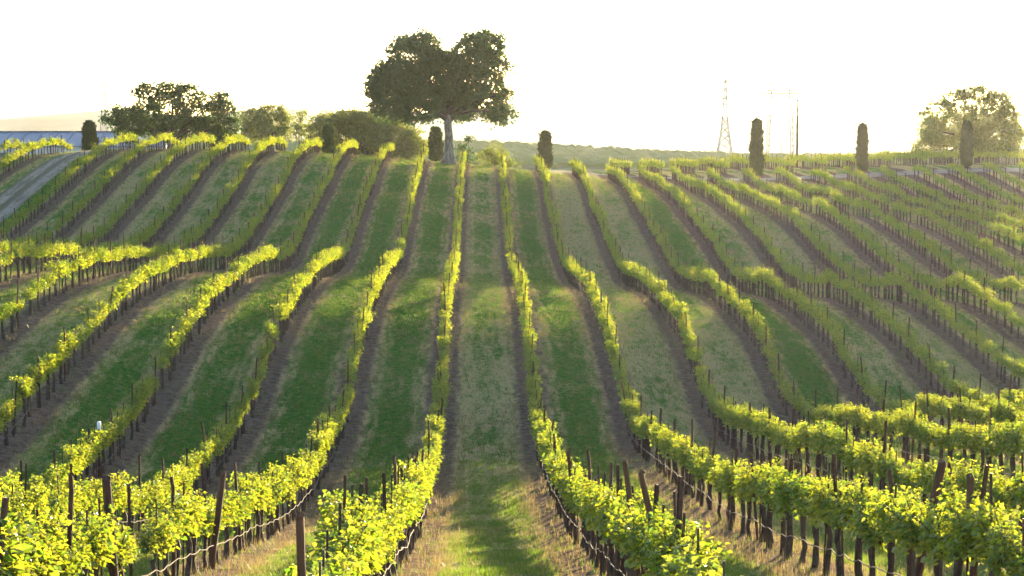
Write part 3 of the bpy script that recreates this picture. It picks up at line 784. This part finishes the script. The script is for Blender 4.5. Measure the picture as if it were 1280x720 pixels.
NV = 10
fol_me, trk_me, stk_me = [], [], []
for k in range(NV):
    rs = np.random.default_rng(100+k)
    cn = []
    V, Q, T = foliage_arrays(rs, 14, 92, .062, True, canes=cn)
    fol_me.append(np_mesh('foliage', V, [Q])); fol_me[-1].materials.append(M['vine_leaf'])
    tb = vine_trunk(rs)
    for c in cn: tb.tube(c, [.007, .006, .005, .003], 4, cap=False)
    trk_me.append(tb.mesh('trunk', True)); trk_me[-1].materials.append(M['vine_bark'])
for k in range(4):
    rs = np.random.default_rng(140+k)
    mb = MB()
    tx_, ty_ = rs.normal(0, .03, 2)
    z = np.linspace(-.05, 1.36+.26*k/3, 4)
    mb.tube(np.c_[.05+tx_*z, .03+ty_*z, z], .014, 5)
    stk_me.append(mb.mesh('training_stake')); stk_me[-1].materials.append(M['rust'])
far_fol, far_trk = [], []
for k in range(8):
    rs = np.random.default_rng(160+k)
    far_fol.append([foliage_arrays(rs, 14, 30, .098, False), foliage_arrays(rs, 12, 18, .13, False)])
    mb = vine_trunk(rs, False)
    mb.box((.05, .03, .70), (.022, .022, 1.42+.12*(k % 3)))
    far_trk.append(mb.arrays())

# camera frame test used only to choose which vines are near and in view
CY, SY = math.cos(R(.960)), math.sin(R(.960)); CP, SP = math.cos(R(4.346)), math.sin(R(4.346))
def to_frame(x, y, z):
    z = z-CAM[2]
    X = CY*x-SY*y; Y = SY*x+CY*y
    f = CP*Y-SP*z; u = SP*Y+CP*z
    return .5+X/f*2500/1280, .5-u/f*2500/720, f

VINE_STEP = 1.22
def row_span(i):
    """stretches of Y planted on row i"""
    if i == -10: return []
    if i <= -2: return [(12, 191)]
    if i in (-1, 0, 1): return [(12, 178.5)]
    if i <= 4: return [(12, 188)]
    return [(12, 196), (207, 234)]
vines = []
for i in range(-15, 20):
    x = row_x(i)
    rs = np.random.default_rng(500+i)
    for (a, b) in row_span(i):
        y0 = a + rs.uniform(0, VINE_STEP)
        for y in np.arange(y0, b, VINE_STEP):
            jx, jy = rs.normal(0, .035), rs.normal(0, .06)
            z = gz(x, y)
            u, v, f = to_frame(x, y, z+1.0)
            mx = .35*25/max(y, 25)
            vig = 1 + .13*float(vnoise(np.array([x]), np.array([y]), 5.0, 61)[0])
            if rs.random() < .022: continue
            if -mx < u < 1+mx and v < 1.25 and y > 16.3:
                vines.append((f, i, x+jx, y+jy, z-.02, 0 < u < 1 and v < 1.0, rs.integers(0, 1000), rs.uniform(.86, 1.13)*vig))
vines.sort()
near = [v for v in vines if v[5]][:300]
near_set = set(id(v) for v in near)
per_row = {}
for f, i, x, y, z, inf, sd, sc in sorted(near, key=lambda v: (v[1], v[3])):
    per_row[i] = per_row.get(i, 0) + 1
    root = bpy.data.objects.new('grapevine', None); COL.objects.link(root)
    root.location = (x, y, z)
    root.rotation_euler = (0, 0, math.pi*(sd % 2) + ((sd//7) % 11-5)*.012)
    root.scale = (sc, 1, sc)
    where = {1: 'frontmost'}.get(per_row[i], ordinal(per_row[i]))
    tag(root, f'{where} leafy grapevine from the camera in the {row_name(i)}', 'grapevine', 'grapevines trained along the trellis rows')
    link('trunk', trk_me[(sd//3) % NV], None, root)
    link('foliage', fol_me[(sd//3) % NV], None, root)
    link('training_stake', stk_me[(sd//5) % 4], None, root)

# the vines farther up the hill, past counting
def rest_of_vines():
    V, T, Mi, n = [], [], [], 0
    rs = np.random.default_rng(900)
    for vn in vines:
        if id(vn) in near_set: continue
        f, i, x, y, z, inf, sd, sc = vn
        flip = -1 if sd % 2 else 1
        S = np.array([flip*sc, flip, sc]); O = np.array([x, y, z])
        lv = 0 if y < 135 else 1
        v1, q1, t1 = far_fol[(sd//3) % 8][lv]
        V.append(v1*S+O); T.append(t1+n); Mi.append(np.zeros(len(t1), int)); n += len(v1)
        v2, fs = far_trk[sd % 8]
        V.append(v2*S+O)
        for fa in fs:
            t = fa if fa.shape[1] == 3 else np.vstack([fa[:, [0, 1, 2]], fa[:, [0, 2, 3]]])
            T.append(t+n); Mi.append(np.ones(len(t), int))
        n += len(v2)
    me = np_mesh('hillside_grapevines', np.vstack(V), [np.vstack(T)], False, np.concatenate(Mi))
    tag(link('hillside_grapevines', me, [M['vine_leaf'], M['vine_bark']]),
        'rows of leafy grapevines covering the upper hillside', 'grapevines', kind='stuff')
rest_of_vines()

# ------------------------------------------------------------------ trellis posts
def post_mesh(seed, h, r, kind):
    rs = np.random.default_rng(seed)
    mb = MB()
    if kind == 'steel':                  # rolled steel post: web, two flanges, hook tabs
        mb.box((0, 0, h/2-.1), (.010, .040, h+.2)); mb.box((0, -.023, h/2-.1), (.036, .006, h+.2)); mb.box((0, .023, h/2-.1), (.036, .006, h+.2))
        for z in np.arange(.5, h-.05, .16): mb.box((.022, .0, z), (.014, .02, .03))
    else:
        z = np.array([-.2, .02, h*.3, h*.6, h*.9, h-.015, h])
        p = np.c_[rs.normal(0, .008, 7), rs.normal(0, .008, 7), z]
        mb.tube(p, r*np.array([1.04, 1.03, 1.0, .98, .96, .95, .8]), 9, jit=.04, rs=rs)
    return mb.mesh('trellis_post', False)
pm_steel = [post_mesh(60+k, 1.70+.07*k, .04, 'steel') for k in range(4)]
pm_wood = [post_mesh(70+k, 1.72+.08*k, .031, 'wood') for k in range(4)]
for me in pm_steel: me.materials.append(M['rust'])
for me in pm_wood: me.materials.append(M['timber'])
posts = []
for i in range(-15, 20):
    x = row_x(i)
    rs = np.random.default_rng(700+i)
    for (a, b) in row_span(i):
        for y in np.arange(a+rs.uniform(1, 3.5), b, 4.14):
            y = y + rs.uniform(-.35, .35)
            z = gz(x, y)
            u, v, f = to_frame(x, y, z+1.5)
            if -.1 < u < 1.1 and v < 1.2 and y > 18.5:
                posts.append((f, i, x + rs.normal(0, .03), y, z, 0 < u < 1 and v < 1, int(rs.integers(0, 1000)), rs.normal(0, 2.2), rs.normal(0, 2.6)))
posts.sort()
near_p = [p for p in posts if p[5]][:300]
np_set = set(id(p) for p in near_p)
cnt = {}
for f, i, x, y, z, inf, sd, lx, ly in sorted(near_p, key=lambda p: (p[1], p[3])):
    cnt[i] = cnt.get(i, 0)+1
    wood = sd % 5 < 2
    o = link('trellis_post', (pm_wood if wood else pm_steel)[sd % 4])
    o.location = (x, y, z); o.rotation_euler = (R(lx), R(ly), 0 if wood else R(sd % 30))
    where = 'frontmost' if cnt[i] == 1 else ordinal(cnt[i])
    tag(o, f'{where} brown trellis post from the camera along the {row_name(i)}', 'post', 'trellis posts along the vine rows')
def rest_of_posts():
    mb = MB()
    for p in posts:
        if id(p) in np_set: continue
        f, i, x, y, z, inf, sd, lx, ly = p
        mb.tube([(x, y, z-.1), (x+R(ly)*1.7, y-R(lx)*1.7, z+1.72)], .036, 5)
    tag(link('hillside_posts', mb.mesh('hillside_posts'), M['rust']), 'thin brown trellis posts poking above the vines near the hilltop', 'posts', kind='stuff')
rest_of_posts()

# big leaning timber posts close to the camera, and the post with a white sleeve
def stout_post(row, y, h, r, lean_x, lean_y, label, cap=False, square=False):
    rs = np.random.default_rng(int(y*10)+row)
    x = row_x(row)
    mb = MB()
    z = np.array([-.45, 0, h*.25, h*.5, h*.75, h-.03, h])
    p = np.c_[rs.normal(0, .012, 7), rs.normal(0, .012, 7), z]
    mb.tube(p, r*np.array([1.05, 1.05, 1, 1, .98, .97, .85]), 4 if square else 10, jit=.035, rs=rs)
    o = link('timber_post', mb.mesh('timber_post', False), M['timber'])
    o.location = (x+.05, y, gz(x, y)); o.rotation_euler = (R(lean_x), R(lean_y), .4)
    tag(o, label, 'post', 'stout timber posts')
    if cap:
        c = MB().tube([(0, 0, h-.28), (0, 0, h-.02), (0, 0, h+.01)], [r*1.35, r*1.35, r*.9], 12)
        tag(link('sleeve', c.mesh('sleeve', True), M['white_cap'], o), 'white plastic sleeve')
    return o
stout_post(-1, 25.9, 1.85, .062, 3, -4, 'thick leaning timber post among the yellow-green vines, its edge glowing orange')
stout_post(-1, 35.0, 1.7, .058, -2, 9, 'orange-brown timber post leaning right beside the drip hose')
stout_post(2, 24.9, 1.9, .055, 2, 13, 'dark blunt timber post leaning strongly right over the vine canopy')
stout_post(2, 21.7, 1.8, .042, 0, -2, 'tall upright rust-brown timber post rising through the vine tops')
stout_post(0, 14.8, 1.75, .034, 0, 1, 'tall dark upright timber post in front of the row left of the central alley')
stout_post(1, 25.0, 1.95, .034, 0, -7, 'slim dark timber post leaning left above the row right of the central alley')
stout_post(1, 21.2, 1.95, .034, 0, -10, 'long dark timber post leaning left nearest the camera on the right row')
stout_post(-3, 60.5, 1.75, .045, 0, 0, 'slender timber post topped with a white sleeve', cap=True)

# ------------------------------------------------------------------ drip hoses
def hose(i, y0, y1):
    rs = np.random.default_rng(820+i)
    x = row_x(i) + (-.11 if i > 0 else .11)
    ys_ = np.arange(y0, y1, .39)
    z = ground_z(np.full_like(ys_, row_x(i)), ys_) + .42
    sag = .045*np.abs(np.sin(ys_*math.pi/VINE_STEP+i)) + .05*vnoise(ys_, ys_*0, 3.1, i+20) + .02*vnoise(ys_, ys_*0, .8, i+50)
    pts = np.c_[x + .035*vnoise(ys_, ys_*0, 1.3, i+80), ys_, z-sag]
    mb = MB().tube(pts, .009, 6)
    tag(link('drip_hose', mb.mesh('drip_hose', True), M['hose']), f'pale sagging drip hose hung low along the {row_name(i)}', 'hose', 'drip hoses under the vines')
for i in range(-5, 8):
    y0 = max(13, abs(row_x(i))/.27-4)
    hose(i, y0, 112 if i > 0 else 66)

# ------------------------------------------------------------------ building with the blue roof
def building():
    x0, x1, y0, y1 = -92.0, -40.5, 258.0, 272.0
    zb = gz(-60, 262)-.6
    eave, ridge = 10.7, 12.45
    root = bpy.data.objects.new('farm_building', None); COL.objects.link(root); root.location = ((x0+x1)/2, (y0+y1)/2, zb)
    tag(root, 'long low farm building with a blue-grey metal roof behind the hilltop', 'building')
    hx, hy = (x1-x0)/2, (y1-y0)/2; ez, rz = eave-zb, ridge-zb
    for s in (-1, 1):
        link('wall', MB().box((0, s*(hy-.15), ez/2-.05), (2*hx-.4, .3, ez-.1)).mesh('wall'), M['wall_paint'], root)
        V = [(s*(hx-.15)-.15, -hy+.32, 0), (s*(hx-.15)-.15, hy-.32, 0), (s*(hx-.15)-.15, hy-.32, ez-.1), (s*(hx-.15)-.15, 0, rz-.2), (s*(hx-.15)-.15, -hy+.32, ez-.1)]
        V2 = [(a+.3, b, c) for a, b, c in V]
        F4 = [(k, (k+1) % 5, (k+1) % 5+5, k+5) for k in range(5)]
        mb = MB().add(V+V2, F4, [(0, 2, 1), (0, 3, 2), (0, 4, 3), (5, 6, 7), (5, 7, 8), (5, 8, 9)])
        link('gable_wall', mb.mesh('gable_wall'), M['wall_paint'], root)
    over = .5
    for s in (-1, 1):
        a = np.array([-hx-over, s*(hy+over), ez-over*(rz-ez)/hy]); b = np.array([hx+over, s*(hy+over), a[2]])
        c = np.array([hx+over, s*.02, rz]); d = np.array([-hx-over, s*.02, rz])
        up = np.array([0, 0, .12])
        mb = MB().add([a, b, c, d, a+up, b+up, c+up, d+up], [(0, 3, 2, 1), (4, 5, 6, 7), (0, 1, 5, 4), (2, 3, 7, 6), (1, 2, 6, 5), (3, 0, 4, 7)])
        rf = link('roof', mb.mesh('roof'), M['roof'], root)
        seam = None
        L = c-b
        for k in range(26):
            t = (k+.5)/26
            p = a+(b-a)*t+up
            if seam is None:
                q = MB().add([(-.04, 0, 0), (.04, 0, 0), (.04, 0, .09), (-.04, 0, .09), *(np.array([(-.04, 0, 0), (.04, 0, 0), (.04, 0, .09), (-.04, 0, .09)])+L*[0, 1, 1])],
                             [(0, 1, 2, 3), (4, 7, 6, 5), (0, 4, 5, 1), (3, 2, 6, 7), (1, 5, 6, 2), (0, 3, 7, 4)])
                seam = q.mesh('seam'); seam.materials.append(M['roof'])
            link('seam', seam, None, rf, loc=p)
    link('ridge_cap', MB().box((0, 0, rz+.15), (2*hx+1, .5, .12)).mesh('ridge_cap'), M['dark_metal'], root)
    for k in range(4):
        link('door', MB().box((-hx+8+k*11, -hy-.04, ez*.4), (3.2, .1, ez*.8)).mesh('door'), M['dark_metal'], root)
building()

# ------------------------------------------------------------------ poles and pylons
def utility_pole(x, y, h, r, label, arm):
    zb = gz(x, y)-.1
    root = bpy.data.objects.new('utility_pole', None); COL.objects.link(root); root.location = (x, y, zb)
    tag(root, label, 'pole')
    z = np.linspace(0, h, 6)
    link('shaft', MB().tube(np.c_[z*.002, z*0, z], r*(1-.35*z/h), 10).mesh('shaft', True), M['pole'], root)
    link('crossarm', MB().box((.0, -.12, h-.35), (.10, .9*arm, .12)).mesh('crossarm'), M['pole'], root)
    for s in (-1, 1):
        link('insulator', MB().tube([(0, s*.36*arm-.12, h-.29), (0, s*.36*arm-.12, h-.2), (0, s*.36*arm-.12, h-.12)], [.05, .075, .04], 8).mesh('insulator', True), M['steel'], root)
    link('cap', MB().tube([(.01, 0, h-.12), (.01, 0, h+.06), (.01, 0, h+.12)], [r*1.15, r*1.15, r*.5], 10).mesh('cap', True), M['steel'], root)
utility_pole(37.6, 236, 7.9, .19, 'slim brown utility pole between the two tall cypresses', 1)
utility_pole(69, 455, 5.2, .17, 'tiny far utility pole just beyond the tallest cypress', 1.4)

def lattice_leg(mb_leg, a0, a1, r):
    mb_leg.tube([a0, (np.array(a0)+a1)/2, a1], r, 4)
def pylon(x, y, h, wb, wt, arms, label, lr=.24):
    zb = gz(x, y)-.5
    root = bpy.data.objects.new('pylon', None); COL.objects.link(root); root.location = (x, y, zb)
    tag(root, label, 'pylon', 'lattice pylons in the haze')
    cs = [(-1, -1), (1, -1), (1, 1), (-1, 1)]
    def w(t):
        return wb/2*(1-t)**2.6 + wt/2
    tz = np.linspace(0, 1, 12)
    for (a, b) in cs:
        mb = MB(); mb.tube([(a*w(t), b*w(t), t*h) for t in tz], lr, 4)
        link('leg', mb.mesh('leg'), M['steel'], root)
    br = MB()
    for k in range(11):
        t0, t1 = tz[k], tz[k+1]
        for j in range(4):
            a, b = cs[j], cs[(j+1) % 4]
            p = lambda c, t: (c[0]*w(t), c[1]*w(t), t*h)
            br.tube([p(a, t0), p(b, t1)], lr*.6, 3); br.tube([p(b, t0), p(a, t1)], lr*.6, 3); br.tube([p(a, t1), p(b, t1)], lr*.6, 3)
    link('lattice_bracing', br.mesh('lattice_bracing'), M['steel'], root)
    for (t, ln) in arms:
        z = t*h
        for s in (-1, 1):
            m_ = MB()
            for q in (-1, 1):
                m_.tube([(s*w(t), q*w(t), z), (s*ln, 0, z+.6)], .16, 4)
                m_.tube([(s*w(t), q*w(t), z+2.2), (s*ln, 0, z+.7)], .14, 4)
            link('crossarm', m_.mesh('crossarm'), M['steel'], root)
pylon(80, 650, 29, 6.0, .9, [(.70, 2.6), (.81, 2.3), (.92, 1.9)], 'faint slim lattice pylon beyond the tallest cypress')
pylon(-121, 650, 26, 4.5, .8, [(.72, 3), (.83, 2.6), (.93, 2.1)], 'faint lattice pylon above the wide open-crowned tree edge', .09)
def portal_pylon(x, y, h, gap, label):
    zb = gz(x, y)-.5
    root = bpy.data.objects.new('portal_pylon', None); COL.objects.link(root); root.location = (x, y, zb)
    tag(root, label, 'pylon', 'lattice pylons in the haze')
    for s in (-1, 1):
        m_ = MB()
        cxs = [(-1, -1), (1, -1), (1, 1), (-1, 1)]
        tz = np.linspace(0, 1, 15)
        X = lambda t: s*(gap/2+1.0*(1-t))
        for (a, b) in cxs:
            m_.tube([(X(t)+a*.45, b*.45, t*h) for t in tz], .2, 4)
        for k in range(14):
            for j in range(4):
                a, b = cxs[j], cxs[(j+1) % 4]
                m_.tube([(X(tz[k])+a[0]*.45, a[1]*.45, tz[k]*h), (X(tz[k+1])+b[0]*.45, b[1]*.45, tz[k+1]*h)], .14, 3)
        link('lattice_leg', m_.mesh('lattice_leg'), M['steel'], root)
    m_ = MB()
    zb_ = h*.86; L = gap*.95
    for dz in (0, 1.1):
        m_.tube([(-L, 0, zb_+dz), (L, 0, zb_+dz)], .3, 4)
    xs_ = np.linspace(-L, L, 15)
    for k in range(14):
        m_.tube([(xs_[k], 0, zb_+(0 if k % 2 else 1.1)), (xs_[k+1], 0, zb_+(1.1 if k % 2 else 0))], .12, 3)
    link('crossbeam', m_.mesh('crossbeam'), M['steel'], root)
    b2 = MB()
    for s in (-1, 1):
        b2.tube([(s*gap/2, 0, zb_), (0, 0, zb_-gap*.75)], .15, 4)
    link('brace', b2.mesh('brace'), M['steel'], root)
portal_pylon(98, 650, 27.5, 6.3, 'faint portal-shaped lattice pylon with two legs beside the utility pole')

# ------------------------------------------------------------------ grass
def grass(name, n, y0, y1, ln, wd, mat, label, dry, seed, pw=1.0, foot=.10):
    rs = np.random.default_rng(seed)
    t = rs.uniform(0, 1, n*3)
    y = y0+(y1-y0)*t**pw
    x = rs.uniform(-.31, .31, n*3)*(y+4)
    d = row_dist(x)
    pn = vnoise(x, y/1.8, 1.3, 31) + .6*vnoise(x, y, .5, 32)
    big = vnoise(x, y, 6, 33)*.5
    if dry:
        w = np.where(d < .55, foot, np.where(d < 1.0, .7, .30 + .6*sstep(0, .9, pn+big)))
    else:
        w = np.where(d < .75, .05, .35+.65*sstep(-.6, .3, -pn-big))
    keep = np.nonzero(rs.uniform(0, 1, n*3) < w)[0][:n]
    x, y, d = x[keep], y[keep], d[keep]; m = len(x)
    # blades gather in tufts
    k = rs.integers(0, m, m)
    tuft = rs.random(m) < .75
    src = (np.arange(m)//9)*9
    x = np.where(tuft, x[src]+rs.normal(0, .06, m), x); y = np.where(tuft, y[src]+rs.normal(0, .07, m), y)
    z = ground_z(x, y)
    th = rs.uniform(0, 2*np.pi, m)
    lean = rs.uniform(.15, 1.0, m)
    D = unit(np.c_[np.cos(th)*lean, np.sin(th)*lean, np.ones(m)])
    L = ln*rs.uniform(.5, 1.5, m)*(1+.5*np.clip(vnoise(x, y, .9, 36), 0, 1))
    if dry: L *= np.where(row_dist(x) < .95, 1.0+1.2*np.clip(vnoise(x, y, .8, 71), 0, 1), .8)
    S = np.c_[-np.sin(th), np.cos(th), np.zeros(m)]*(wd*rs.uniform(.7, 1.3, m))[:, None]
    P = np.c_[x, y, z-.01]
    V = np.stack([P-S, P+S, P+D*L[:, None]], 1).reshape(-1, 3)
    T = np.arange(m*3).reshape(-1, 3)
    tag(link(name, np_mesh(name, V, [T]), mat), label, 'grass', kind='stuff')
grass('green_grass', 300000, 17, 62, .085, .006, M['grass'], 'short green grass growing in the alleys between the vines', False, 51, .8)
grass('dry_grass', 130000, 17, 62, .11, .006, M['straw'], 'dry straw-coloured grass along the feet of the vines', True, 52, .8, .26)
grass('hillside_grass', 160000, 62, 128, .11, .012, M['grass'], 'green grass growing on the farther alleys of the slope', False, 53)
grass('hillside_straw', 110000, 62, 128, .12, .012, M['straw'], 'dry grass flecking the farther alleys of the slope', True, 54)
grass('hilltop_grass', 90000, 126, 186, .13, .02, M['grass'], 'sparse green grass on the steep upper alleys', False, 55)
grass('hilltop_straw', 70000, 126, 186, .13, .02, M['straw'], 'dry grass on the steep upper alleys', True, 56)
